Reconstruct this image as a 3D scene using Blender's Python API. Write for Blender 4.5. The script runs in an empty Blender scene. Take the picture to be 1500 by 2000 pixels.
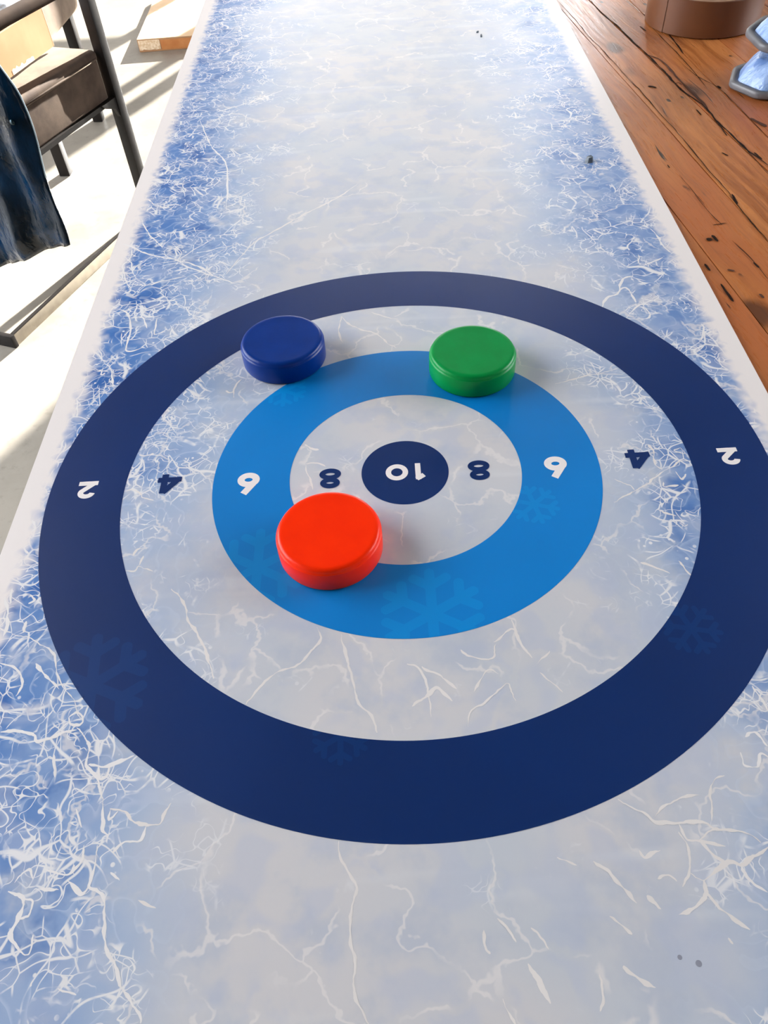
import bpy, bmesh, math, random
from mathutils import Vector, Matrix, noise as mnoise

# ------------------------------------------------------------------ camera
# Units are metres.  Everything is laid out with the top of the game mat at
# z = 0 (floor at -0.75) and the whole place is raised by 0.75 at the end.
scene = bpy.context.scene
COL = scene.collection
FLOOR = -0.75


def link(o):
    COL.objects.link(o)
    return o


def make_camera():
    pitch, roll, yaw = 0.8632344, -0.0765674, 0.0280626
    fwd = Vector((-math.sin(yaw) * math.cos(pitch), math.cos(yaw) * math.cos(pitch), -math.sin(pitch)))
    right = Vector((math.cos(yaw), math.sin(yaw), 0))
    up = right.cross(fwd)
    r = right * math.cos(roll) + up * math.sin(roll)
    u = -right * math.sin(roll) + up * math.cos(roll)
    cd = bpy.data.cameras.new('camera')
    cd.sensor_fit = 'HORIZONTAL'
    cd.sensor_width = 36.0
    cd.lens = 36.0 * 1501.84 / 1500.0
    cd.clip_start = 0.01
    cam = link(bpy.data.objects.new('camera', cd))
    m = Matrix((r, u, -fwd)).transposed().to_4x4()
    m.translation = Vector((-0.00742, -0.42909, 0.45306))
    cam.matrix_world = m
    scene.camera = cam


make_camera()

# ------------------------------------------------------------- sky and sun
SUN_AZ = math.radians(27.0)      # to the right of straight ahead
SUN_EL = math.radians(20.0)
world = bpy.data.worlds.new('world')
scene.world = world
world.use_nodes = True
bg = world.node_tree.nodes['Background']
bg.inputs[0].default_value = (0.92, 0.955, 1.0, 1)
bg.inputs[1].default_value = 6.0
sd = bpy.data.lights.new('sun', 'SUN')
sd.energy = 25.0
sd.color = (1.0, 0.97, 0.91)
sd.angle = math.radians(0.6)
sun = link(bpy.data.objects.new('sun', sd))
sdir = Vector((math.sin(SUN_AZ) * math.cos(SUN_EL), math.cos(SUN_AZ) * math.cos(SUN_EL), math.sin(SUN_EL)))
sun.rotation_euler = sdir.to_track_quat('Z', 'Y').to_euler()
sun.location = (3, 9, 3)

vs = scene.view_settings
vs.view_transform = 'Standard'
vs.look = 'None'
vs.gamma = 1.0
vs.use_curve_mapping = False
vs.exposure = 1.08
cy = scene.cycles
cy.use_adaptive_sampling = True
cy.adaptive_threshold = 0.05
cy.adaptive_min_samples = 16
cy.max_bounces = 6
cy.diffuse_bounces = 3
cy.glossy_bounces = 3
cy.transparent_max_bounces = 8
cy.caustics_reflective = False
cy.caustics_refractive = False

# window openings in the far wall (x0, x1, z0, z1), wall at y = WALL_Y
WALL_Y = 5.5
OPENINGS = [(-0.95, 1.60, FLOOR + 0.12, 2.30)]
ROOM = (-2.9, 4.2, -3.6, WALL_Y, FLOOR, 2.8)
SIDE_OPEN = [(-0.6, 2.5, FLOOR + 0.12, 2.62)]   # openings in the left wall (y0, y1, z0, z1)


def portal(name, loc, rot, sx, sy):
    ld = bpy.data.lights.new(name, 'AREA')
    ld.shape = 'RECTANGLE'
    ld.size, ld.size_y = sx, sy
    ld.cycles.is_portal = True
    o = link(bpy.data.objects.new(name, ld))
    o.location = loc
    o.rotation_euler = rot


for (x0, x1, z0, z1) in OPENINGS:
    portal('window_portal', ((x0 + x1) / 2, WALL_Y + 0.3, (z0 + z1) / 2), (-math.pi / 2, 0, 0), x1 - x0 + .5, z1 - z0 + .4)

for (y0, y1, z0, z1) in SIDE_OPEN:
    portal('window_portal', (ROOM[0] - 0.3, (y0 + y1) / 2, (z0 + z1) / 2), (math.pi / 2, 0, -math.pi / 2), y1 - y0 + .5, z1 - z0 + .4)

RIGHT_OPEN = (-0.4, 2.9, FLOOR + 0.3, 2.62)      # unseen opening added in the right wall to even the side light
portal('window_portal', (ROOM[1] + 0.3, (RIGHT_OPEN[0] + RIGHT_OPEN[1]) / 2, (RIGHT_OPEN[2] + RIGHT_OPEN[3]) / 2), (math.pi / 2, 0, math.pi / 2), 4.0, 2.9)

# ---------------------------------------------------------------- helpers


def srgb(r, g, b):
    f = lambda c: c / 12.92 if c <= 0.04045 else ((c + 0.055) / 1.055) ** 2.4
    return (f(r / 255), f(g / 255), f(b / 255), 1.0)


def tag(o, label=None, cat=None, group=None, kind=None):
    if label: o['label'] = label
    if cat: o['category'] = cat
    if group: o['group'] = group
    if kind: o['kind'] = kind
    return o


def empty(name, loc=(0, 0, 0), rz=0.0, parent=None):
    o = link(bpy.data.objects.new(name, None))
    o.empty_display_size = 0.05
    o.location = loc
    o.rotation_euler = (0, 0, rz)
    o.parent = parent
    return o


def obj(name, bm, mat=None, parent=None, smooth=False, autosmooth=None):
    me = bpy.data.meshes.new(name)
    bm.normal_update()
    bm.to_mesh(me)
    bm.free()
    if mat: me.materials.append(mat)
    o = link(bpy.data.objects.new(name, me))
    o.parent = parent
    if smooth:
        for p in me.polygons: p.use_smooth = True
        if autosmooth:
            me.set_sharp_from_angle(angle=math.radians(autosmooth))
    return o


def box(bm, x0, x1, y0, y1, z0, z1, mtx=None):
    v = [bm.verts.new((x, y, z)) for z in (z0, z1) for y in (y0, y1) for x in (x0, x1)]
    for f in ((0, 2, 3, 1), (4, 5, 7, 6), (0, 1, 5, 4), (2, 6, 7, 3), (0, 4, 6, 2), (1, 3, 7, 5)):
        bm.faces.new([v[i] for i in f])
    if mtx is not None:
        for q in v: q.co = mtx @ q.co
    return v


def bevel_all(bm, w, seg=2):
    bmesh.ops.bevel(bm, geom=list(bm.edges), offset=w, segments=seg, profile=0.6, affect='EDGES', clamp_overlap=True)


def bbox_obj(name, dims, mat, parent, bev=0.0, seg=2, smooth=True):
    bm = bmesh.new()
    box(bm, *dims)
    if bev: bevel_all(bm, bev, seg)
    return obj(name, bm, mat, parent, smooth=bool(bev) and smooth, autosmooth=40)


def lathe(bm, prof, seg=96, cx=0, cy=0, closed=False):
    rings = []
    for (r, z) in prof:
        if r < 1e-7:
            rings.append([bm.verts.new((cx, cy, z))])
        else:
            rings.append([bm.verts.new((cx + r * math.cos(2 * math.pi * i / seg), cy + r * math.sin(2 * math.pi * i / seg), z)) for i in range(seg)])
    pairs = list(zip(rings, rings[1:]))
    if closed: pairs.append((rings[-1], rings[0]))
    for a, b in pairs:
        for i in range(seg):
            j = (i + 1) % seg
            if len(a) == 1 and len(b) == 1: continue
            if len(a) == 1: bm.faces.new((a[0], b[i], b[j]))
            elif len(b) == 1: bm.faces.new((a[i], a[j], b[0]))
            else: bm.faces.new((a[i], a[j], b[j], b[i]))
    bmesh.ops.recalc_face_normals(bm, faces=list(bm.faces))


def tube(bm, pts, rad, seg=10, closed=False):
    pts = [Vector(p) for p in pts]
    n = len(pts)
    rings = []
    for i, p in enumerate(pts):
        a = pts[i - 1] if (i > 0 or closed) else p
        b = pts[(i + 1) % n] if (i < n - 1 or closed) else p
        t = (b - a).normalized()
        ref = Vector((0, 0, 1)) if abs(t.z) < 0.9 else Vector((1, 0, 0))
        u = t.cross(ref).normalized()
        v = t.cross(u)
        r = rad[i] if isinstance(rad, (list, tuple)) else rad
        rings.append([bm.verts.new(p + (u * math.cos(2 * math.pi * k / seg) + v * math.sin(2 * math.pi * k / seg)) * r) for k in range(seg)])
    m = n if closed else n - 1
    for i in range(m):
        a, b = rings[i], rings[(i + 1) % n]
        for k in range(seg):
            j = (k + 1) % seg
            bm.faces.new((a[k], a[j], b[j], b[k]))
    if not closed:
        bm.faces.new(rings[0][::-1])
        bm.faces.new(rings[-1])
    bmesh.ops.recalc_face_normals(bm, faces=list(bm.faces))


# ------------------------------------------------------------ node helper


class NT:
    def __init__(self, name):
        self.m = bpy.data.materials.new(name)
        self.m.use_nodes = True
        self.t = self.m.node_tree
        self.b = self.t.nodes['Principled BSDF']
        self._co = None

    def node(self, typ, **kw):
        n = self.t.nodes.new(typ)
        for k, v in kw.items(): setattr(n, k, v)
        return n

    def put(self, sock, v):
        if isinstance(v, bpy.types.NodeSocket): self.t.links.new(v, sock)
        elif v is not None:
            if hasattr(sock.default_value, '__len__') and not hasattr(v, '__len__'): v = (v, v, v)
            sock.default_value = v

    def co(self):
        if self._co is None: self._co = self.node('ShaderNodeTexCoord').outputs['Object']
        return self._co

    def math(self, op, a, b=None, c=None, clamp=False):
        n = self.node('ShaderNodeMath', operation=op, use_clamp=clamp)
        for s, v in zip(n.inputs, (a, b, c)):
            if v is not None: self.put(s, v)
        return n.outputs[0]

    def vmath(self, op, a, b=None):
        n = self.node('ShaderNodeVectorMath', operation=op)
        self.put(n.inputs[0], a)
        if b is not None: self.put(n.inputs[1], b)
        return n.outputs[0]

    def mapping(self, v, scale=(1, 1, 1), rot=(0, 0, 0), loc=(0, 0, 0)):
        n = self.node('ShaderNodeMapping')
        self.put(n.inputs['Vector'], v)
        n.inputs['Scale'].default_value = scale
        n.inputs['Rotation'].default_value = rot
        n.inputs['Location'].default_value = loc
        return n.outputs[0]

    def noise(self, v, scale, detail=3.0, rough=0.5, dist=0.0, color=False):
        n = self.node('ShaderNodeTexNoise')
        self.put(n.inputs['Vector'], v)
        n.inputs['Scale'].default_value = scale
        n.inputs['Detail'].default_value = detail
        n.inputs['Roughness'].default_value = rough
        n.inputs['Distortion'].default_value = dist
        return n.outputs['Color' if color else 'Fac']

    def voro(self, v, scale, feature='F1', out='Distance', rand=1.0):
        n = self.node('ShaderNodeTexVoronoi', feature=feature)
        self.put(n.inputs['Vector'], v)
        n.inputs['Scale'].default_value = scale
        n.inputs['Randomness'].default_value = rand
        return n.outputs[out]

    def ss(self, v, a, b, lo=0.0, hi=1.0):
        n = self.node('ShaderNodeMapRange', interpolation_type='SMOOTHSTEP')
        for s, q in zip(n.inputs, (v, a, b, lo, hi)): self.put(s, q)
        return n.outputs[0]

    def mix(self, f, a, b, mode='MIX'):
        n = self.node('ShaderNodeMix', data_type='RGBA', blend_type=mode)
        self.put(n.inputs[0], f)
        self.put(n.inputs[6], a)
        self.put(n.inputs[7], b)
        return n.outputs[2]

    def sep(self, v):
        n = self.node('ShaderNodeSeparateXYZ')
        self.put(n.inputs[0], v)
        return n.outputs

    def rand(self):
        return self.node('ShaderNodeObjectInfo').outputs['Random']

    def bump(self, h, strength=0.2, dist=0.001):
        n = self.node('ShaderNodeBump')
        n.inputs['Strength'].default_value = strength
        n.inputs['Distance'].default_value = dist
        self.put(n.inputs['Height'], h)
        self.put(self.b.inputs['Normal'], n.outputs[0])

    def set(self, **kw):
        names = dict(color='Base Color', rough='Roughness', metal='Metallic', spec='Specular IOR Level', coat='Coat Weight',
                     coat_rough='Coat Roughness', sheen='Sheen Weight', sheen_rough='Sheen Roughness', sheen_tint='Sheen Tint',
                     trans='Transmission Weight', ior='IOR', alpha='Alpha', sss='Subsurface Weight')
        for k, v in kw.items(): self.put(self.b.inputs[names[k]], v)
        return self.m


def mottled(name, c1, c2, scale=8, rough=0.5, bump=0.0, bscale=200, **kw):
    t = NT(name)
    n = t.noise(t.co(), scale, 4)
    col = t.mix(t.ss(n, 0.3, 0.7), c1, c2)
    if bump: t.bump(t.noise(t.co(), bscale, 3), bump, 0.0006)
    return t.set(color=col, rough=rough, **kw)

# -------------------------------------------------------------- materials


def mat_ice():
    t = NT('ice_print')
    co = t.co()
    s = t.sep(co)
    ax = t.math('ABSOLUTE', t.math('SUBTRACT', s[0], 0.0016))
    low = t.noise(co, 6.5, 2, 0.55)
    midc = t.noise(co, 24, 4, 0.6, color=True)
    ms = t.sep(midc)
    axn = t.math('ADD', ax, t.math('MULTIPLY', t.math('SUBTRACT', low, 0.5), 0.20))
    side = t.ss(s[0], -0.05, 0.10, 1.0, 0.70)           # paler on the right: washed-out gloss put into the print colour
    edge = t.math('MULTIPLY', t.ss(axn, 0.175, 0.275), side)   # 0 in the lane, 1 along the long edges
    edge_in = t.math('MULTIPLY', t.ss(axn, 0.095, 0.228), side)
    lane = t.mix(t.ss(low, 0.35, 0.65), srgb(204, 201, 203), srgb(192, 196, 204))
    lane = t.mix(t.ss(ms[1], 0.45, 0.68, 0, 0.75), lane, srgb(180, 186, 200))
    col = t.mix(t.math('MULTIPLY', edge_in, t.ss(ms[0], 0.22, 0.54)), lane, srgb(156, 176, 207))
    col = t.mix(t.math('MULTIPLY', edge, t.ss(ms[0], 0.16, 0.52)), col, srgb(84, 126, 186))
    col = t.mix(t.math('MULTIPLY', edge, t.ss(ms[2], 0.50, 0.64)), col, srgb(44, 96, 166))
    # faint paler diagonal streaks across the lane
    st = t.noise(t.mapping(co, scale=(3.0, 22, 1), rot=(0, 0, math.radians(-38))), 1.6, 2)
    col = t.mix(t.ss(st, 0.60, 0.72, 0, 0.30), col, srgb(222, 222, 224))
    # white squiggles: broken contour lines of noise
    ga = t.sep(t.noise(t.mapping(co, loc=(1, 5, 0)), 34, 1, color=True))
    dens = t.math('ADD', t.math('MULTIPLY', edge_in, 0.19), t.math('MULTIPLY', ms[2], 0.85))
    white = None
    for sc, wid, off, th, ch in ((58, 0.013, 0, 0.53, 0), (105, 0.024, 4, 0.50, 1)):
        n = t.noise(t.mapping(co, loc=(off, off * 2, 0)), sc, 0.4, 0.5, 0.5)
        line = t.ss(t.math('ABSOLUTE', t.math('SUBTRACT', n, 0.5)), 0.35 * wid, wid, 1, 0)
        if white is None:      # deeper blue on one side of the lines, like facets of the ice
            col = t.mix(t.math('MULTIPLY', t.math('MULTIPLY', t.ss(n, 0.50, 0.60), edge), t.ss(ga[2], 0.42, 0.56, 0, 0.6)), col, srgb(66, 114, 180))
            frost = t.math('MULTIPLY', t.ss(n, 0.42, 0.50), t.ss(n, 0.5, 0.501, 1, 0))
            col = t.mix(t.math('MULTIPLY', t.math('MULTIPLY', frost, edge_in), 0.35), col, srgb(205, 214, 228))
        else: n2 = n
        g = t.math('MULTIPLY', t.math('MULTIPLY', line, t.ss(ga[ch], 0.47, 0.54)), t.ss(dens, th, th + 0.08))
        white = g if white is None else t.math('MAXIMUM', white, g)
    # crack polygons
    wob = t.vmath('ADD', co, t.vmath('MULTIPLY', t.vmath('SUBTRACT', t.noise(co, 32, 0.6, color=True), (0.5, 0.5, 0.5)), (0.03, 0.03, 0)))
    for sc, wid, th, ch in ((30, 0.024, 0.50, 2), (70, 0.044, 0.52, 0)):
        e = t.voro(wob, sc, 'DISTANCE_TO_EDGE')
        line = t.ss(e, 0.3 * wid, wid, 1, 0)
        g = t.math('MULTIPLY', t.math('MULTIPLY', line, t.ss(ga[ch], 0.42, 0.50)), t.ss(dens, th, th + 0.08))
        white = t.math('MAXIMUM', white, g)
    # faint marble-like veins that cross the whole lane
    e = t.voro(t.vmath('ADD', wob, t.vmath('MULTIPLY', t.vmath('SUBTRACT', midc, (0.5, 0.5, 0.5)), (0.05, 0.05, 0))), 15, 'DISTANCE_TO_EDGE')
    vein = t.math('MULTIPLY', t.ss(e, 0.006, 0.022, 1, 0), t.ss(ga[1], 0.45, 0.56))
    col = t.mix(t.math('MULTIPLY', vein, 0.62), col, srgb(226, 220, 218))
    cell = t.math('MULTIPLY', t.ss(e, 0.01, 0.09), t.ss(ga[0], 0.48, 0.6))
    col = t.mix(t.math('MULTIPLY', cell, 0.34), col, srgb(176, 184, 206))
    # droplets
    d = t.voro(co, 105, 'F1')
    white = t.math('MAXIMUM', white, t.math('MULTIPLY', t.math('MULTIPLY', t.ss(d, 0.11, 0.17, 1, 0), t.ss(dens, 0.50, 0.60)), t.ss(ga[1], 0.45, 0.40)))
    amt = t.math('MULTIPLY', white, t.ss(edge_in, 0.0, 0.6, 0.45, 0.96))
    col = t.mix(amt, col, srgb(228, 226, 227))
    # plain border
    bn = t.math('ADD', ax, t.math('MULTIPLY', t.math('SUBTRACT', n2, 0.5), 0.016))
    col = t.mix(t.ss(bn, 0.2835, 0.3010), col, srgb(231, 223, 220))
    return t.set(color=col, rough=0.38, spec=0.38)


def mat_print(name, c, var=0.06, rough=0.38):
    t = NT(name)
    n = t.noise(t.co(), 5, 2)
    c2 = tuple(min(1, x * (1 + var * 3)) for x in c[:3]) + (1,)
    return t.set(color=t.mix(t.ss(n, 0.3, 0.7), c, c2), rough=rough, spec=0.38)


def mat_wood():
    t = NT('pine_board')
    rnd = t.rand()
    comb = t.node('ShaderNodeCombineXYZ')
    t.put(comb.inputs[0], t.math('MULTIPLY', rnd, 31.0))
    t.put(comb.inputs[1], t.math('MULTIPLY', rnd, 57.0))
    v = t.vmath('ADD', t.co(), comb.outputs[0])
    warp = t.vmath('ADD', v, t.vmath('MULTIPLY', t.noise(t.mapping(v, scale=(1, 0.35, 1)), 9, 3, color=True), (0.05, 0.05, 0.05)))
    grain = t.noise(t.mapping(warp, scale=(26, 1.4, 8)), 3.2, 6, 0.62)
    fine = t.noise(t.mapping(warp, scale=(110, 5, 20)), 3.0, 4, 0.6)
    broad = t.noise(t.mapping(v, scale=(6, 1.2, 3)), 2.0, 3)
    c = t.mix(t.ss(grain, 0.35, 0.68), srgb(194, 122, 66), srgb(152, 86, 40))
    c = t.mix(t.ss(broad, 0.4, 0.7), c, srgb(178, 102, 56))
    c = t.mix(t.ss(fine, 0.52, 0.75, 0, 0.55), c, srgb(120, 62, 28))
    c = t.mix(t.math('MULTIPLY', rnd, 0.45), c, srgb(178, 100, 52))
    # knots and short dark checks in the boards
    k = t.voro(t.mapping(warp, scale=(1, 0.55, 1)), 9.0)
    c = t.mix(t.ss(k, 0.07, 0.16, 0.85, 0.0), c, srgb(70, 34, 16))
    chk = t.noise(t.mapping(warp, scale=(60, 2.6, 10)), 2.3, 3, 0.5)
    gate = t.ss(t.noise(t.mapping(v, loc=(4, 4, 0)), 14, 2), 0.47, 0.58)
    line = t.math('MULTIPLY', t.ss(chk, 0.665, 0.72), gate)
    c = t.mix(line, c, srgb(30, 16, 9))
    pit = t.math('MULTIPLY', t.ss(t.voro(t.mapping(v, scale=(1, 0.45, 1)), 60), 0.10, 0.2, 1, 0), t.ss(t.noise(v, 17, 2), 0.55, 0.62))
    c = t.mix(pit, c, srgb(48, 26, 15))
    t.bump(t.math('SUBTRACT', t.math('MULTIPLY', fine, 0.4), line), 0.35, 0.0012)
    return t.set(color=c, rough=t.ss(fine, 0.3, 0.8, 0.26, 0.44), spec=0.5)


def mat_floor():
    t = NT('polished_concrete')
    n = t.noise(t.co(), 3.0, 6, 0.62)
    f = t.noise(t.co(), 45, 4, 0.6)
    c = t.mix(t.ss(n, 0.35, 0.65), srgb(150, 143, 132), srgb(128, 122, 112))
    c = t.mix(t.ss(f, 0.55, 0.75, 0, 0.4), c, srgb(104, 99, 91))
    t.bump(f, 0.06, 0.001)
    return t.set(color=c, rough=0.33, spec=0.5)


def mat_velvet():
    t = NT('brown_velvet')
    n = t.noise(t.co(), 14, 4, 0.6)
    c = t.mix(t.ss(n, 0.3, 0.7), srgb(70, 57, 50), srgb(94, 79, 68))
    t.bump(t.noise(t.co(), 600, 2), 0.25, 0.0006)
    return t.set(color=c, rough=0.85, sheen=0.4, sheen_rough=0.35, sheen_tint=srgb(214, 196, 170), spec=0.2)


def mat_cardboard():
    t = NT('cardboard')
    co = t.co()
    n = t.noise(co, 7, 4)
    rib = t.noise(t.mapping(co, scale=(220, 3, 3)), 1.0, 1)
    c = t.mix(t.ss(n, 0.3, 0.7), srgb(172, 130, 94), srgb(156, 114, 78))
    c = t.mix(t.ss(rib, 0.4, 0.8, 0, 0.15), c, srgb(160, 118, 80))
    return t.set(color=c, rough=0.75, spec=0.25)


def mat_jacket():
    t = NT('glossy_teal_nylon')
    co = t.co()
    n = t.noise(co, 11, 4)
    c = t.mix(t.ss(n, 0.35, 0.65), srgb(0, 14, 26), srgb(0, 32, 58))
    t.bump(t.noise(t.mapping(co, scale=(1, 1, 0.5)), 26, 4, 0.55), 0.5, 0.012)
    return t.set(color=c, rough=0.15, spec=0.2)


def mat_foil():
    t = NT('pale_blue_film')
    co = t.co()
    n = t.noise(t.mapping(co, scale=(22, 60, 18)), 1.6, 4, 0.6)
    c = t.mix(t.ss(n, 0.38, 0.62), srgb(150, 178, 222), srgb(108, 140, 196))
    t.bump(n, 0.7, 0.006)
    return t.set(color=c, rough=0.28, spec=0.6)


M = {}
M['ice'] = mat_ice()
M['navy'] = mat_print('navy_print', srgb(0, 37, 92))
M['navy_pale'] = mat_print('navy_pale_print', srgb(0, 45, 102))
M['blue'] = mat_print('blue_print', srgb(0, 116, 190))
M['blue_pale'] = mat_print('blue_pale_print', srgb(0, 125, 196))
M['white_ink'] = mat_print('white_print', srgb(232, 224, 222), 0.01)
M['crack_ink'] = mat_print('crack_print', srgb(228, 224, 223), 0.02)
M['crack_soft'] = mat_print('crack_soft_print', srgb(223, 217, 214), 0.02)
M['speck_ink'] = mat_print('speck_print', srgb(140, 142, 155), 0.02)
M['wood'] = mat_wood()
M['split'] = mottled('dark_split', srgb(26, 13, 7), srgb(40, 21, 11), 60, 0.8, spec=0.1)
M['split_soft'] = mottled('grey_weathered_split', srgb(88, 52, 34), srgb(70, 42, 30), 60, 0.7, spec=0.2)
M['dark_wood'] = mottled('dark_wood', srgb(60, 34, 18), srgb(40, 22, 12), 20, 0.7)
M['floor'] = mat_floor()
M['wall'] = mottled('white_plaster', srgb(236, 233, 228), srgb(228, 224, 218), 4, 0.8, 0.1, 120)
M['ceiling'] = mottled('grey_ceiling', srgb(112, 110, 109), srgb(102, 100, 99), 3, 0.85)
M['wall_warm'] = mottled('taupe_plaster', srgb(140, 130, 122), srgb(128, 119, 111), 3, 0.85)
M['frame'] = mottled('window_paint', srgb(70, 70, 72), srgb(60, 60, 62), 10, 0.45)
M['added_blocker'] = mottled('added_blocker_cream', srgb(206, 202, 196), srgb(196, 192, 186), 1, 0.9)
M['ground'] = mottled('pale_paving', srgb(150, 146, 140), srgb(130, 127, 120), 2, 0.9)
M['velvet'] = mat_velvet()
M['steel'] = mottled('dark_steel', srgb(30, 26, 24), srgb(22, 19, 18), 30, 0.5, 0.1, 300, spec=0.2)
M['arm'] = mottled('dark_brown_leather', srgb(58, 46, 38), srgb(46, 36, 30), 20, 0.95, spec=0.1)
M['sunlit_steel'] = mottled('sunlit_steel', srgb(178, 168, 150), srgb(160, 150, 134), 30, 0.4)  # frame steel lightened: sunlight on the runner's side put into colour
M['cardboard'] = mat_cardboard()
M['cardboard_edge'] = mottled('cardboard_edge', srgb(222, 186, 148), srgb(205, 168, 130), 60, 0.8)
M['carton_lid'] = mottled('sunlit_cardboard', srgb(214, 184, 150), srgb(200, 168, 132), 6, 0.75, spec=0.25)  # lid paler than the body: blown-out sunlight put into colour
M['packing_tape'] = mottled('brown_packing_tape', srgb(190, 128, 78), srgb(176, 112, 64), 20, 0.22)
M['torn_paper'] = mottled('torn_paper', srgb(226, 206, 178), srgb(196, 164, 128), 90, 0.8, 0.3, 200)
M['jacket'] = mat_jacket()
M['edge_line'] = mottled('sun_rim_paint', srgb(170, 190, 200), srgb(150, 172, 186), 40, 0.4)  # pale colour for the sun's rim light along the jacket edge
M['snap'] = mottled('dark_snap', srgb(18, 40, 50), srgb(26, 52, 62), 60, 0.15, metal=0.6)
M['kraft'] = mottled('brown_kraft_paper', srgb(104, 62, 35), srgb(94, 54, 29), 14, 0.42, 0.05, 300)
M['core'] = mottled('roll_core', srgb(196, 164, 130), srgb(182, 150, 116), 30, 0.8)
M['foil'] = mat_foil()
M['grey_rim'] = mottled('grey_rim', srgb(112, 112, 116), srgb(94, 94, 98), 40, 0.4)


def mat_puck(name, c, c2, rough=0.30):
    t = NT(name)
    n = t.noise(t.co(), 40, 3)
    t.bump(t.noise(t.co(), 500, 3), 0.10, 0.0003)
    return t.set(color=t.mix(t.ss(n, 0.3, 0.7), c, c2), rough=rough, spec=0.2)


M['puck_red'] = mat_puck('orange_red_plastic', srgb(255, 46, 0), srgb(250, 42, 0))
M['puck_blue'] = mat_puck('blue_plastic', srgb(0, 48, 128), srgb(0, 44, 120))
M['puck_green'] = mat_puck('green_plastic', srgb(0, 140, 66), srgb(0, 132, 60))


def mat_film():
    t = NT('clear_film')
    tr = t.node('ShaderNodeBsdfTransparent')
    mx = t.node('ShaderNodeMixShader')
    out = [n for n in t.t.nodes if n.type == 'OUTPUT_MATERIAL'][0]
    n = t.noise(t.co(), 30, 3)
    t.set(color=srgb(226, 232, 240), rough=0.18)
    t.put(mx.inputs[0], t.ss(n, 0.3, 0.7, 0.25, 0.75))
    t.t.links.new(tr.outputs[0], mx.inputs[1])
    t.t.links.new(t.b.outputs[0], mx.inputs[2])
    t.t.links.new(mx.outputs[0], out.inputs[0])
    return t.m


M['film'] = mat_film()


def mat_glass():
    t = NT('window_glass')
    tr = t.node('ShaderNodeBsdfTransparent')
    gl = t.node('ShaderNodeBsdfGlossy')
    gl.inputs['Roughness'].default_value = 0.0
    mx = t.node('ShaderNodeMixShader')
    mx.inputs[0].default_value = 0.06
    out = [n for n in t.t.nodes if n.type == 'OUTPUT_MATERIAL'][0]
    t.t.links.new(tr.outputs[0], mx.inputs[1])
    t.t.links.new(gl.outputs[0], mx.inputs[2])
    t.t.links.new(mx.outputs[0], out.inputs[0])
    t.t.nodes.remove(t.b)
    return t.m


M['glass'] = mat_glass()

# ------------------------------------------------------------- the setting


def structure(name, bm, mat, parent=None):
    o = obj(name, bm, mat, parent)
    o['kind'] = 'structure'
    return o


def wall_with_holes(bm, horiz, a0, a1, z0, z1, t0, t1, holes):
    """wall in the plane of axis `horiz` ('x' or 'y'), holes = (h0,h1,hz0,hz1) sorted along the axis"""
    def bb(h0, h1, za, zb):
        if h1 - h0 < 1e-4 or zb - za < 1e-4: return
        if horiz == 'x': box(bm, h0, h1, t0, t1, za, zb)
        else: box(bm, t0, t1, h0, h1, za, zb)
    cur = a0
    for (h0, h1, ha, hb) in sorted(holes):
        bb(cur, h0, z0, z1)
        bb(h0, h1, z0, ha)
        bb(h0, h1, hb, z1)
        cur = h1
    bb(cur, a1, z0, z1)


X0, X1, Y0, Y1, Z0, Z1 = ROOM
bm = bmesh.new(); box(bm, X0 - .2, X1 + .2, Y0 - .2, Y1 + .25, Z0 - .1, Z0)
structure('floor', bm, M['floor'])
bm = bmesh.new(); box(bm, X0 - .2, X1 + .2, Y0 - .2, Y1 + .25, Z1, Z1 + .15)
structure('ceiling', bm, M['ceiling'])
bm = bmesh.new(); wall_with_holes(bm, 'x', X0 - .2, X1 + .2, Z0, Z1, Y1, Y1 + .25, OPENINGS)
structure('wall_back', bm, M['wall'])
bm = bmesh.new(); wall_with_holes(bm, 'y', Y0 - .2, Y1, Z0, Z1, X0 - .2, X0, SIDE_OPEN)
structure('wall_left', bm, M['wall'])
bm = bmesh.new(); wall_with_holes(bm, 'y', Y0 - .2, Y1, Z0, Z1, X1, X1 + .2, [RIGHT_OPEN])
structure('wall_right', bm, M['wall_warm'])
bm = bmesh.new(); box(bm, X0, X1, Y0 - .2, Y0, Z0, Z1)
structure('wall_front', bm, M['wall_warm'])
bm = bmesh.new(); box(bm, -60, 60, -40, 90, Z0 - .3, Z0 - .2)
structure('pavement_outside', bm, M['ground'])
# unseen building added to dim the far window's light and its reflection
bm = bmesh.new()
box(bm, -16, 3.0, 14, 22, Z0 - .2, 6.6)
for k in range(9):
    for z in (0.2, 3.2):
        box(bm, -15 + k * 2.0, -13.9 + k * 2.0, 13.9, 13.97, z + .0, z + 1.7)
structure('added_light_blocker', bm, M['added_blocker'])


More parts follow.
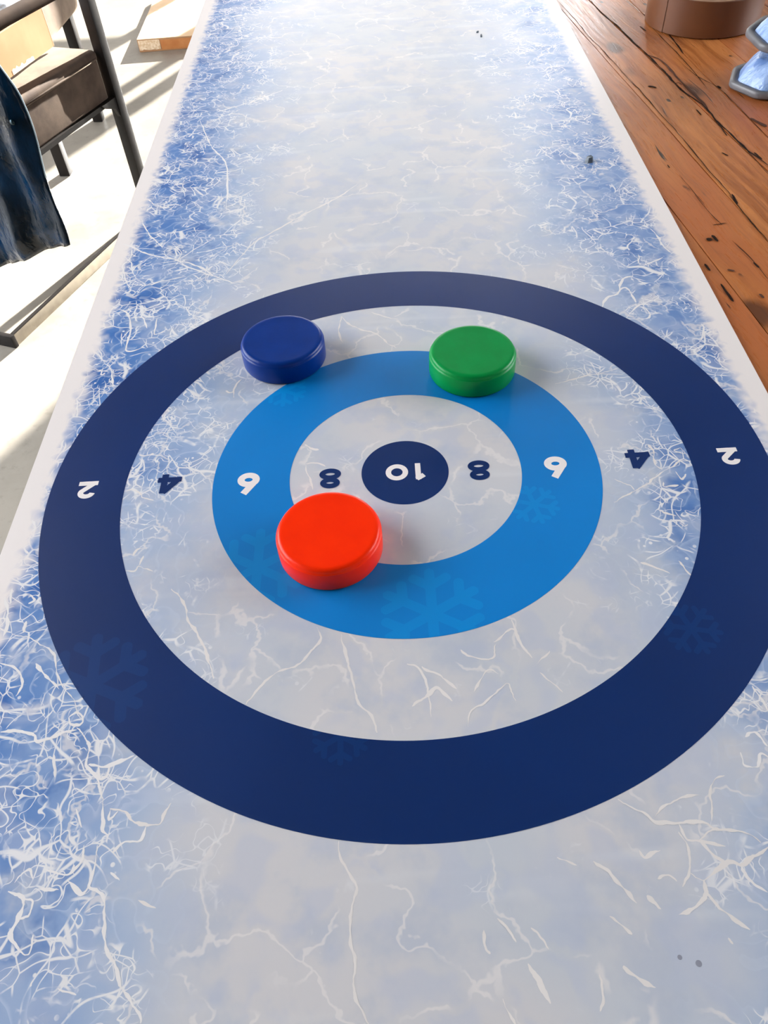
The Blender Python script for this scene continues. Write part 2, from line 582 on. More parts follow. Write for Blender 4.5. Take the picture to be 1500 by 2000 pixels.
def make_window(name, o, mull, rails, left=False, right=False):
    """o = opening along the wall; mull = (position, width); rails = (from, to, z0, z1)"""
    x0, x1, z0, z1 = o
    cx = (x0 + x1) / 2
    if right: root = empty(name, (ROOM[1] + .1, cx, z0), math.pi / 2)
    elif left: root = empty(name, (ROOM[0] - .1, cx, z0), math.pi / 2)
    else: root = empty(name, (cx, WALL_Y + .12, z0))
    root['kind'] = 'structure'
    w, h = (x1 - x0) / 2, z1 - z0
    bm = bmesh.new()
    for d in ((-w, -w + .05, 0, h), (w - .05, w, 0, h), (-w + .05, w - .05, 0, .05), (-w + .05, w - .05, h - .05, h)):
        box(bm, d[0], d[1], -.04, .04, d[2], d[3])
    obj('window_frame', bm, M['frame'], root)
    xs = [-w] + sorted(m - cx for m, _ in mull) + [w]
    for m, wd in mull:
        bbox_obj('mullion', (m - cx - wd / 2, m - cx + wd / 2, -.035, .035, .05, h - .05), M['frame'], root)
    for ra, rb, za, zb in rails:
        bbox_obj('transom', (ra - cx, rb - cx, -.03, .03, za - z0, zb - z0), M['frame'], root)
    for a, b in zip(xs, xs[1:]):
        bbox_obj('pane', (a + .03, b - .03, -.003, .003, .05, h - .05), M['glass'], root)


make_window('window_1', OPENINGS[0], [(-0.05, .05), (0.36, .05), (0.52, .07)], [(-.90, -.075, FLOOR + .86, FLOOR + .97)])
make_window('window_2', SIDE_OPEN[0], [(.95, .07)], [(-.55, 2.45, FLOOR + .9, FLOOR + .97)], True)
make_window('added_fill_window', RIGHT_OPEN, [(.7, .07), (1.8, .07)], [(-.35, 2.85, FLOOR + .95, FLOOR + 1.02)], right=True)  # added unseen window, fills in light from the right

# ------------------------------------------------------------- wooden table
TH = math.radians(6.3)          # the boards run 6.3 degrees off the mat
MAT_T = 0.0022
TT = -MAT_T                     # table top height


def make_table():
    root = empty('plank_table', (0.0, 0.0, FLOOR), TH)
    tag(root, 'long table of reclaimed orange-brown pine boards lying under the printed ice mat', 'table')
    H = TT - FLOOR
    rng = random.Random(4)
    y0, y1 = -0.72, 1.78
    # seams between the boards (table frame), placed after the dark lines seen in the photo
    seams = [-0.375, -0.307, -0.239, -0.171, -0.103, -0.040, 0.027, 0.088, 0.155, 0.226, 0.293, 0.362, 0.433, (0.4906, 0.5035), (0.5560, 0.5410), 0.622, 0.690, 0.756, 0.830]

    def at(s, y):
        return s if not isinstance(s, tuple) else s[1] + (s[0] - s[1]) * (y - .4) / .65
    n = 46
    for i, (a, b) in enumerate(zip(seams, seams[1:])):
        bm = bmesh.new()
        gap = 0.0010
        # the long left edge of the top is sawn parallel to the mat, so the outer boards run out
        ye = y1
        if not isinstance(b, tuple): ye = min(y1, (b - .008 + .2982) / .1104 + .0329)
        if ye < y0 + .05: continue

        def wob(k, y):
            big = 0.0022 if k == 13 else 0.0012
            return big * mnoise.noise(Vector((k * 7.3, y * 5.0, 0))) + 0.0007 * mnoise.noise(Vector((k * 3.1, y * 28.0, 2)))

        def gp(k, y):
            if k == 13:
                return gap + 0.0004 * max(0, mnoise.noise(Vector((5.0, y * 4.0, 7))) + .45)
            return gap * (0.55 + 0.9 * abs(mnoise.noise(Vector((k * 2.2, y * 6.0, 5)))))
        rows = []
        for j in range(n + 1):
            y = y0 + (ye - y0) * j / n
            xa = max(at(a, y) + wob(i, y) + gp(i, y), -.2982 + .1104 * (y - .0329))
            xb = at(b, y) + wob(i + 1, y) - gp(i + 1, y)
            dz = 0.0004 * mnoise.noise(Vector((i * 4.4, y * 2, 1)))
            prof = [(xa, H - .034), (xa, H - .0020), (xa, H - .0009 + dz), (xb, H - .0009 + dz), (xb, H - .0020), (xb, H - .034)]
            rows.append([bm.verts.new((x, y, z)) for x, z in prof])
        for r, s in zip(rows, rows[1:]):
            for k in range(6):
                bm.faces.new((r[k], r[(k + 1) % 6], s[(k + 1) % 6], s[k]))
        bm.faces.new(rows[0]); bm.faces.new(rows[-1][::-1])
        bmesh.ops.recalc_face_normals(bm, faces=list(bm.faces))
        obj('plank', bm, M['wood'], root)
    xa, xb = -.100, seams[-1] - .01
    bbox_obj('subtop', (xa, xb, y0 + .01, y1 - .01, H - .046, H - .035), M['dark_wood'], root)
    for s in (xa + .05, xb - .075):
        bbox_obj('apron', (s, s + .025, y0 + .12, y1 - .12, H - .14, H - .047), M['dark_wood'], root)
    for sx in (xa + .08, xb - .15):
        for sy in (y0 + .1, y1 - .17):
            bbox_obj('leg', (sx, sx + .07, sy, sy + .07, 0, H - .047), M['dark_wood'], root, .004)
    return root


table_root = make_table()

# --------------------------------------------------------------- game mat
MX0, MX1, MY0, MY1 = -0.3126, 0.3158, -0.58, 1.62
R1, R2, R3, R4, R5 = 0.03526, 0.09365, 0.15612, 0.22855, 0.29

mat_root = empty('curling_game_mat', (0, 0, 0))
tag(mat_root, 'long pale blue ice-print game mat with navy and blue target rings and numbers', 'game mat')
bm = bmesh.new()
NX, NY = 16, 56
# thin sheet with a faint natural waviness in its thickness edge only
box(bm, MX0, MX1, MY0, MY1, -MAT_T, 0.0)
obj('mat_sheet', bm, M['ice'], mat_root)

E1, E2, E3, E4 = 0.00004, 0.00010, 0.00014, 0.00020   # ink layers


def annulus(name, r0, r1, mat, z, parent, seg=256):
    bm = bmesh.new()
    if r0 <= 0:
        c = [bm.verts.new((r1 * math.cos(2 * math.pi * i / seg), r1 * math.sin(2 * math.pi * i / seg), z)) for i in range(seg)]
        bm.faces.new(c)
    else:
        a = [[bm.verts.new((r * math.cos(2 * math.pi * i / seg), r * math.sin(2 * math.pi * i / seg), z)) for i in range(seg)] for r in (r0, r1)]
        for i in range(seg):
            j = (i + 1) % seg
            bm.faces.new((a[0][i], a[1][i], a[1][j], a[0][j]))
    return obj(name, bm, mat, parent)


outer_ring = tag(annulus('outer_ring', R4, R5, M['navy'], E2, mat_root), 'navy two-point ring')
inner_ring = tag(annulus('middle_ring', R2, R3, M['blue'], E2, mat_root), 'bright blue six-point ring')
bull = tag(annulus('centre_disc', 0, R1, M['navy'], E2, mat_root), 'navy ten-point centre disc')


def stroke(bm, pts, w, z, closed=False, taper=False):
    """flat ribbon along pts with mitred joints; w is a number or a list of full widths"""
    P = [Vector((p[0], p[1], 0)) for p in pts]
    n = len(P)
    L, Rr = [], []
    for i in range(n):
        pa = P[i - 1] if (i > 0 or closed) else None
        pb = P[(i + 1) % n] if (i < n - 1 or closed) else None
        ta = (P[i] - pa).normalized() if pa is not None else (pb - P[i]).normalized()
        tb = (pb - P[i]).normalized() if pb is not None else ta
        na, nb = Vector((-ta.y, ta.x, 0)), Vector((-tb.y, tb.x, 0))
        m = (na + nb)
        m = m.normalized() if m.length > 1e-6 else na
        k = 1.0 / max(0.6, m.dot(na))
        ww = (w[i] if isinstance(w, (list, tuple)) else w) / 2 * k
        zi = z + (0 if closed else i * 2e-7)
        L.append(bm.verts.new((P[i].x + m.x * ww, P[i].y + m.y * ww, zi)))
        Rr.append(bm.verts.new((P[i].x - m.x * ww, P[i].y - m.y * ww, zi)))
    for i in range(n if closed else n - 1):
        j = (i + 1) % n
        bm.faces.new((Rr[i], Rr[j], L[j], L[i]))


def arc(cx, cy, rx, ry, a0, a1, n=28):
    return [(cx + rx * math.cos(math.radians(a0 + (a1 - a0) * i / n)), cy + ry * math.sin(math.radians(a0 + (a1 - a0) * i / n))) for i in range(n + 1)]


W = 0.25    # stroke weight, digit height = 1


def glyph(ch):
    """strokes of a geometric bold figure: list of (points, closed)"""
    if ch == '0': return [(arc(0, .5, .345, .375, 0, 360, 48)[:-1], True)], .94
    if ch == '1': return [([(.05, 0), (.05, 1.0)], False), ([(.13, .97), (-.20, .74)], False)], .55
    if ch == '2':
        return [(arc(.0, .66, .225, .215, 175, -28, 22) + [(-.25, .06)], False), ([(-.36, .09), (.38, .09)], False)], .8
    if ch == '4': return [([(.16, 0), (.16, .96)], False), ([(.16, .93), (-.30, .30)], False), ([(-.42, .29), (.40, .29)], False)], .9
    if ch == '6': return [(arc(0, .33, .262, .215, 0, 360, 44)[:-1], True), ([(-.215, .44), (.13, .98)], False)], .85
    if ch == '8': return [(arc(0, .285, .27, .172, 0, 360, 40)[:-1], True), (arc(0, .72, .235, .155, 0, 360, 40)[:-1], True)], .85
    return [], .6


def digit(ch, cx, cy, h, mat, parent, wscale=1.0):
    bm = bmesh.new()
    for k, (pts, closed) in enumerate(glyph(ch)[0]):
        stroke(bm, [(cx - u * h * wscale, cy - (v - .5) * h) for u, v in pts], (W * .88 if ch == '8' else W) * h, E4 + k * 4e-6, closed)
    for f in bm.faces:
        f.normal_update()
        if f.normal.z < 0: f.normal_flip()
    o = obj('digit', bm, mat, parent)
    o['label'] = 'printed number ' + ch
    return o


WI, NI = M['white_ink'], M['navy']
digit('2', -.2595, -.001, .0182, WI, outer_ring, 1.18)
digit('2', .2603, -.0035, .0182, WI, outer_ring, 1.18)
digit('4', -.1928, .0010, .0218, NI, mat_root, 1.10)
digit('4', .1880, -.0006, .0218, NI, mat_root, 1.10)
digit('6', -.1273, -.0035, .0232, WI, inner_ring, 1.02)
digit('6', .1214, -.0045, .0232, WI, inner_ring, 1.02)
digit('8', -.0608, -.0031, .0222, NI, mat_root, 1.06)
digit('8', .0597, -.0032, .0222, NI, mat_root, 1.06)
digit('0', -.0066, -.0004, .0178, WI, bull, 1.12)
digit('1', .0115, -.0004, .0178, WI, bull, 1.05)


def snowflake(cx, cy, R, rot, r0, r1, mat, parent):
    """six-armed printed flake, its outline kept inside the ring r0..r1"""
    bm = bmesh.new()
    wd = R * 0.19
    cnt = [0]

    def fine(a, b, n=14):
        return [(a[0] + (b[0] - a[0]) * i / n, a[1] + (b[1] - a[1]) * i / n) for i in range(n + 1)]

    def bar(a, b):
        # rounded bar cut into small cells so that it can follow the ring edge
        a, b = Vector(a), Vector(b)
        t = (b - a).normalized(); nrm = Vector((-t.y, t.x))
        n, m = 22, 4
        zz = E3 - 2e-5 + 2e-6 * cnt[0]; cnt[0] += 1
        g = []
        ln = (b - a).length + wd * .5
        for i in range(n + 1):
            s = ln * i / n
            hw = wd / 2
            e = s - (ln - wd / 2)
            if e > 0: hw = math.sqrt(max(0.0, (wd / 2) ** 2 - min(e, wd / 2) ** 2))
            g.append([bm.verts.new((*(a + t * s + nrm * hw * (2 * k / m - 1)), zz)) for k in range(m + 1)])
        for i in range(n):
            for k in range(m):
                q = (g[i][k], g[i + 1][k], g[i + 1][k + 1], g[i][k + 1])
                c = sum((v.co for v in q), Vector()) / 4
                if r0 < math.hypot(c.x, c.y) < r1: bm.faces.new(q)
    for k in range(6):
        a = rot + k * math.pi / 3
        u = Vector((math.cos(a), math.sin(a)))
        C = Vector((cx, cy))
        bar(C, C + u * R * .92)
        for f, ln in ((.60, .36), ):
            for s in (-1, 1):
                b = a + s * math.radians(58)
                bar(C + u * R * f, C + u * R * f + Vector((math.cos(b), math.sin(b))) * R * ln)
    loose = [v for v in bm.verts if not v.link_faces]
    for v in bm.verts:
        r = math.hypot(v.co.x, v.co.y)
        if r > r1: v.co.x *= r1 / r; v.co.y *= r1 / r
        elif 0 < r < r0: v.co.x *= r0 / r; v.co.y *= r0 / r
    bmesh.ops.delete(bm, geom=loose, context='VERTS')
    for f in bm.faces:
        f.normal_update()
        if f.normal.z < 0: f.normal_flip()
    o = obj('snowflake', bm, mat, parent)
    o['label'] = 'faint printed snowflake'


PI = math.pi
snowflake(.0125, -.1370, .0385, PI / 2, R2, R3, M['blue_pale'], inner_ring)
snowflake(-.1132, -.0890, .0370, PI / 2, R2, R3, M['blue_pale'], inner_ring)
snowflake(.0977, -.0424, .0200, PI / 2 + .2, R2, R3, M['blue_pale'], inner_ring)
snowflake(-.1043, .1090, .0215, PI / 2, R2, R3, M['blue_pale'], inner_ring)
snowflake(-.2170, -.1790, .0400, PI / 2 + .1, R4, R5, M['navy_pale'], outer_ring)
snowflake(.1846, -.1596, .0205, PI / 2 + .3, R4, R5, M['navy_pale'], outer_ring)
snowflake(-.0509, -.2230, .0190, PI / 2, R4, R5, M['navy_pale'], outer_ring)

CRACKS = [[(-0.0512,-0.2868),(-0.049,-0.2979),(-0.0419,-0.3108),(-0.0444,-0.3204),(-0.045,-0.3364),(-0.0428,-0.346),(-0.0435,-0.3585),(-0.0397,-0.3675),(-0.0359,-0.3741)],
[(-0.2201,-0.2081),(-0.2099,-0.2206),(-0.2077,-0.234),(-0.1981,-0.2456),(-0.1928,-0.2598),(-0.1903,-0.2718),(-0.1856,-0.2763)],
[(-0.2069,-0.234),(-0.1933,-0.2347),(-0.18,-0.2288)],
[(-0.2005,-0.2343),(-0.198,-0.2425),(-0.1943,-0.2411),(-0.1933,-0.2347)],
[(-0.1878,-0.2615),(-0.1783,-0.2635),(-0.1725,-0.2697),(-0.1647,-0.2715),(-0.1571,-0.2719),(-0.155,-0.2661),(-0.1513,-0.2602)],
[(-0.1644,-0.273),(-0.1669,-0.2801),(-0.1764,-0.2811),(-0.1813,-0.2865)],
[(-0.1878,-0.2615),(-0.1874,-0.2675),(-0.1829,-0.2632)],
[(-0.1911,-0.2818),(-0.1899,-0.2944),(-0.1908,-0.3038),(-0.1824,-0.3094),(-0.1783,-0.3224),(-0.1747,-0.336),(-0.1685,-0.3434),(-0.164,-0.3528),(-0.1524,-0.3655),(-0.1509,-0.3699)],
[(-0.2335,-0.3006),(-0.228,-0.2941),(-0.224,-0.2983)],
[(-0.2368,-0.3045),(-0.2269,-0.3088),(-0.2268,-0.3191),(-0.2289,-0.3265),(-0.223,-0.3329),(-0.2164,-0.3368),(-0.2162,-0.3271)],
[(-0.2269,-0.3088),(-0.2207,-0.3104),(-0.2215,-0.3181),(-0.2268,-0.3191)],
[(-0.2181,-0.3039),(-0.2076,-0.3057)],
[(-0.2202,-0.293),(-0.2052,-0.2978),(-0.202,-0.2925)],
[(-0.2041,-0.2992),(-0.1957,-0.3075),(-0.1908,-0.3038)],
[(-0.2695,-0.209),(-0.2597,-0.2086),(-0.2472,-0.2119),(-0.2425,-0.2173),(-0.2276,-0.2112),(-0.2197,-0.2099)],
[(-0.2821,-0.1361),(-0.2662,-0.1412),(-0.249,-0.1524),(-0.2461,-0.1605),(-0.2378,-0.1764),(-0.226,-0.19),(-0.2201,-0.2011)],
[(-0.2595,-0.1597),(-0.2498,-0.17),(-0.2386,-0.1801)],
[(-0.1748,-0.1038),(-0.1635,-0.1179),(-0.1577,-0.1332),(-0.1466,-0.1504),(-0.1394,-0.1667),(-0.1354,-0.1784)],
[(-0.0674,-0.143),(-0.0654,-0.1533),(-0.0738,-0.1647),(-0.0804,-0.172),(-0.0946,-0.1769),(-0.1049,-0.1876),(-0.1124,-0.1981)],
[(-0.0514,-0.1501),(-0.0479,-0.1643),(-0.0444,-0.1798),(-0.0395,-0.2003),(-0.0315,-0.2113),(-0.0277,-0.2218)],
[(-0.1805,-0.2975),(-0.1739,-0.3018)],
[(-0.1618,-0.3129),(-0.1512,-0.3172)],
[(-0.2108,-0.3522),(-0.2104,-0.3488)],
[(-0.196,-0.3528),(-0.1857,-0.3565)],
[(-0.2268,-0.2007),(-0.2234,-0.1974),(-0.2184,-0.2012),(-0.2188,-0.2065),(-0.2247,-0.2061),(-0.2268,-0.2007)],
[(-0.2304,-0.2263),(-0.2259,-0.2411)],
[(-0.208,-0.2606),(-0.2025,-0.2712)],
[(-0.2846,-0.1582),(-0.2727,-0.1629),(-0.2641,-0.1749),(-0.2667,-0.1841)],
[(-0.1987,-0.2815),(-0.1982,-0.2899),(-0.2044,-0.2978)],
[(-0.2973,-0.1027),(-0.2889,-0.1252),(-0.2889,-0.1378)],
[(-0.2945,-0.0961),(-0.2915,-0.1098)],
[(-0.2758,-0.126),(-0.2753,-0.1344)],
[(-0.2787,-0.1016),(-0.2746,-0.1064),(-0.2782,-0.1106)],
[(0.1106,-0.2706),(0.1214,-0.2777),(0.1286,-0.2838),(0.1412,-0.2851),(0.1555,-0.2857),(0.1629,-0.2896),(0.1751,-0.2916),(0.183,-0.2974)],
[(0.1411,-0.2858),(0.1437,-0.2943),(0.1498,-0.2952),(0.1629,-0.2986)],
[(0.1399,-0.2899),(0.1428,-0.2997),(0.1401,-0.3116),(0.1342,-0.3178)],
[(0.1401,-0.3116),(0.1465,-0.3157),(0.1615,-0.3072),(0.1693,-0.3089),(0.1761,-0.3052),(0.1862,-0.3003)],
[(0.1465,-0.3157),(0.1453,-0.3221),(0.1388,-0.3281),(0.1284,-0.3313)],
[(0.1498,-0.2952),(0.1559,-0.303),(0.1615,-0.3072)],
[(0.1498,-0.2952),(0.1568,-0.2907),(0.1629,-0.2896)],
[(0.1693,-0.3089),(0.1708,-0.3168),(0.1781,-0.3235)],
[(0.1603,-0.2838),(0.164,-0.2695),(0.1684,-0.2622),(0.1752,-0.2595)],
[(0.1293,-0.281),(0.1366,-0.2755),(0.145,-0.2715),(0.1575,-0.2692)],
[(0.2106,-0.2035),(0.2124,-0.2124),(0.2141,-0.2211)],
[(0.1947,-0.2368),(0.2019,-0.2339),(0.2066,-0.2423)],
[(0.1886,-0.2461),(0.189,-0.254),(0.1964,-0.2544),(0.2,-0.2483),(0.2039,-0.2501)],
[(0.0899,-0.3027),(0.0958,-0.3083),(0.1012,-0.3151),(0.1077,-0.3255)],
[(0.1229,-0.3141),(0.1281,-0.3123),(0.132,-0.3158)],
[(0.1146,-0.322),(0.1198,-0.3285)],
[(0.0922,-0.3311),(0.0977,-0.3362),(0.1022,-0.3399)],
[(0.0329,-0.3298),(0.0388,-0.3362),(0.0421,-0.3411)],
[(0.0512,-0.3343),(0.0555,-0.3404),(0.0587,-0.3453)],
[(0.046,-0.3506),(0.0511,-0.3599),(0.0547,-0.3688)],
[(0.0818,-0.3577),(0.0812,-0.3665),(0.078,-0.3729)],
[(0.095,-0.3537),(0.0968,-0.3571),(0.1078,-0.3642)],
[(0.0256,-0.3344),(0.0259,-0.3428),(0.0275,-0.3464)],
[(0.0309,-0.3657),(0.0328,-0.3712),(0.0371,-0.3767)],
[(0.1459,-0.3221),(0.1526,-0.3311),(0.1628,-0.3406)],
[(0.0665,-0.145),(0.0683,-0.1573),(0.0711,-0.1674),(0.0759,-0.1754)],
[(0.0521,-0.1623),(0.0637,-0.153),(0.0686,-0.1553)],
[(0.0294,-0.1669),(0.0341,-0.171),(0.0489,-0.1748),(0.0529,-0.1634)],
[(-0.007,-0.1744),(0.0012,-0.1787),(0.0052,-0.1956),(0.0064,-0.2133)],
[(-0.0053,-0.2057),(0.0041,-0.1991),(0.0119,-0.1941),(0.0202,-0.2036)],
[(0.003,-0.1778),(0.0158,-0.187),(0.0234,-0.1948)],
[(0.029,-0.2214),(0.0316,-0.2112),(0.042,-0.2048),(0.0566,-0.193),(0.0591,-0.1986),(0.0614,-0.2058)],
[(0.0347,-0.1972),(0.0446,-0.1831),(0.0526,-0.1854)],
[(0.0791,-0.1869),(0.086,-0.1947),(0.0914,-0.2013)],
[(0.0786,-0.1794),(0.0885,-0.1704)],
[(0.1156,-0.2985),(0.1181,-0.3026),(0.1275,-0.299)],
[(0.1498,-0.3442),(0.1516,-0.3467)],
[(0.0706,-0.3005),(0.0797,-0.3049)],
[(-0.227,-0.0047),(-0.2212,-0.004),(-0.2136,-0.009),(-0.2114,-0.0125),(-0.2024,-0.0165)],
[(-0.2122,-0.0848),(-0.2062,-0.0861),(-0.2031,-0.0816),(-0.198,-0.0848),(-0.1907,-0.0872)],
[(-0.2088,-0.0716),(-0.2067,-0.0659),(-0.2023,-0.0643)],
[(-0.2031,-0.0816),(-0.2024,-0.0769),(-0.2009,-0.0722)],
[(-0.2235,0.0371),(-0.2171,0.0354),(-0.2113,0.0373)],
[(-0.2922,-0.0551),(-0.2954,-0.0579),(-0.2905,-0.0641)],
[(-0.2973,-0.03),(-0.2928,-0.0377),(-0.2947,-0.0427)],
[(0.2281,-0.0057),(0.2198,-0.0062),(0.2119,-0.0113),(0.2023,-0.0173),(0.1935,-0.0232),(0.19,-0.0273),(0.1773,-0.034),(0.168,-0.0397),(0.1589,-0.0453)],
[(0.1766,-0.0334),(0.1746,-0.0284),(0.1691,-0.0247),(0.1643,-0.021)],
[(0.1998,-0.0001),(0.1998,-0.0081),(0.2034,-0.0129)],
[(0.2,0.0152),(0.2023,0.0079),(0.2002,-0.0001)],
[(0.19,-0.0548),(0.1933,-0.0571),(0.2013,-0.0618)],
[(0.1644,-0.1026),(0.174,-0.1078),(0.1829,-0.1129)],
[(0.1913,-0.1034),(0.1943,-0.1109),(0.1968,-0.1174)],
[(0.2243,0.0097),(0.2264,0.0025),(0.2193,0.0065),(0.2243,0.0097)],
[(0.2013,-0.0271),(0.2017,-0.0315),(0.2113,-0.0311)],
[(0.2139,-0.0159),(0.2154,-0.0249),(0.2209,-0.0198)],
[(0.2024,-0.0689),(0.2053,-0.072),(0.2081,-0.0703)],
[(-0.1891,0.3024),(-0.2108,0.325),(-0.2358,0.3396),(-0.2698,0.3556),(-0.2915,0.3735),(-0.3032,0.3812)],
[(-0.2924,0.4361),(-0.2775,0.4008),(-0.2637,0.3798),(-0.2565,0.3664)],
[(-0.2915,0.3735),(-0.2892,0.3516),(-0.2941,0.3342),(-0.2852,0.3043),(-0.2776,0.2895)],
[(-0.2831,0.2526),(-0.2743,0.2465),(-0.2692,0.2358),(-0.2639,0.2153),(-0.262,0.1819),(-0.2466,0.185)],
[(-0.2692,0.2358),(-0.2553,0.2344),(-0.2476,0.2162)],
[(-0.2399,0.2328),(-0.2384,0.2056),(-0.2275,0.2118)],
[(-0.2566,0.336),(-0.2358,0.3396),(-0.2215,0.3562),(-0.1981,0.3817)],
[(-0.2341,0.3394),(-0.2329,0.3544),(-0.2438,0.3712)],
[(-0.2914,0.4822),(-0.2796,0.4661),(-0.2582,0.4563)],
[(-0.279,0.1586),(-0.2795,0.1476),(-0.2757,0.1495)],
[(-0.2708,0.1534),(-0.2645,0.1292)],
[(-0.2946,0.1152),(-0.2885,0.0888)],
[(-0.2809,0.2982),(-0.2624,0.2935),(-0.2444,0.2999),(-0.2212,0.3059)],
[(-0.1773,0.3058),(-0.1536,0.3635),(-0.1339,0.3853),(-0.0967,0.4229),(-0.0618,0.4539),(-0.0345,0.4876)],
[(-0.2341,0.3342),(-0.1978,0.3081),(-0.159,0.2826)],
[(-0.2369,0.7253),(-0.1856,0.7562),(-0.1436,0.79)],
[(-0.2557,0.7031),(-0.2297,0.6171),(-0.2036,0.5598),(-0.1915,0.4433)],
[(0.1388,0.0968),(0.1496,0.0998),(0.1632,0.1045),(0.1803,0.1069),(0.2002,0.1041)],
[(0.1806,0.1079),(0.197,0.1124)],
[(0.2019,0.2054),(0.2117,0.2214),(0.223,0.2276),(0.2343,0.2518),(0.2455,0.2558)],
[(0.223,0.2276),(0.2337,0.2365),(0.2376,0.2114)],
[(0.2221,0.1869),(0.2392,0.2064),(0.245,0.1963),(0.2435,0.1847),(0.2229,0.1845)],
[(0.2607,0.2945),(0.2576,0.2757),(0.2755,0.2818),(0.2841,0.2863)],
[(0.2853,0.3438),(0.2891,0.3285),(0.2891,0.311),(0.295,0.2934)],
[(0.2887,0.1711),(0.2888,0.1621),(0.2811,0.1453)],
[(-0.1447,0.1292),(-0.1492,0.1203),(-0.1514,0.1125),(-0.149,0.1033)],
[(-0.1583,0.1142),(-0.1535,0.1104),(-0.1506,0.1113)],
[(-0.0533,0.2169),(-0.0472,0.2061),(-0.0352,0.1949),(-0.0194,0.1852),(-0.0118,0.1748),(-0.0062,0.1663),(-0.0005,0.1611)],
[(-0.0226,0.2207),(-0.0106,0.2126),(0.0033,0.2061)],
[(-0.0533,0.2169),(-0.0552,0.1903),(-0.0511,0.1738)],
[(-0.0817,0.014),(-0.0797,0.0045),(-0.0761,-0.0026),(-0.0749,-0.0139)],
[(-0.0817,0.0151),(-0.0716,0.0155),(-0.0647,0.0103)],
[(-0.0826,0.038),(-0.0772,0.0327),(-0.0711,0.0304)]]



def catmull(pts, n=5):
    if len(pts) < 3: return pts
    P = [pts[0]] + list(pts) + [pts[-1]]
    out = []
    for i in range(1, len(P) - 2):
        p0, p1, p2, p3 = P[i - 1:i + 3]
        for k in range(n):
            t = k / n
            out.append(tuple(0.5 * (2 * p1[a] + (p2[a] - p0[a]) * t + (2 * p0[a] - 5 * p1[a] + 4 * p2[a] - p3[a]) * t * t +
                                    (3 * p1[a] - p0[a] - 3 * p2[a] + p3[a]) * t ** 3) for a in (0, 1)))
    out.append(pts[-1])
    return out


def build_cracks():
    rng = random.Random(11)
    b_edge, b_lane = bmesh.new(), bmesh.new()
    for ci, line in enumerate(CRACKS):
        mx = sum(p[0] for p in line) / len(line); my = sum(p[1] for p in line) / len(line)
        lane = abs(mx) < .17 or math.hypot(mx, my) < R5
        bm = b_lane if lane else b_edge
        pts = catmull(line, 9) if len(line) > 2 else [tuple(line[0][k] + (line[1][k] - line[0][k]) * t / 8 for k in (0, 1)) for t in range(9)]
        dense = []
        for i, p in enumerate(pts):
            k, k2 = 0.0012, 0.0005
            dense.append(tuple(p[a] + k * mnoise.noise(Vector((p[0] * 110, p[1] * 110, ci + 50 * a))) + k2 * mnoise.noise(Vector((p[0] * 420, p[1] * 420, ci + 9 + 50 * a))) for a in (0, 1)))
        n = len(dense)
        base = rng.uniform(.0011, .0020) * (0.9 if lane else 1.0)
        ws = []
        for i in range(n):
            e = min(i, n - 1 - i) / max(1, n - 1)
            tp = 0.25 + 0.75 * min(1, e * 6)
            ws.append(base * tp * max(.25, 1.0 + 1.3 * mnoise.noise(Vector((dense[i][0] * 170, dense[i][1] * 170, ci * 3.3)))))
        stroke(bm, dense, ws, E1 + (ci % 17) * 2.3e-6)
    for bm, nm, m in ((b_edge, 'edge_crack_print', 'crack_ink'), (b_lane, 'lane_crack_print', 'crack_soft')):
        for f in bm.faces:
            f.normal_update()
            if f.normal.z < 0: f.normal_flip()
        o = obj(nm, bm, M[m], mat_root)
        o['kind'] = 'stuff'
        o['label'] = 'thin white printed ice cracks'


build_cracks()

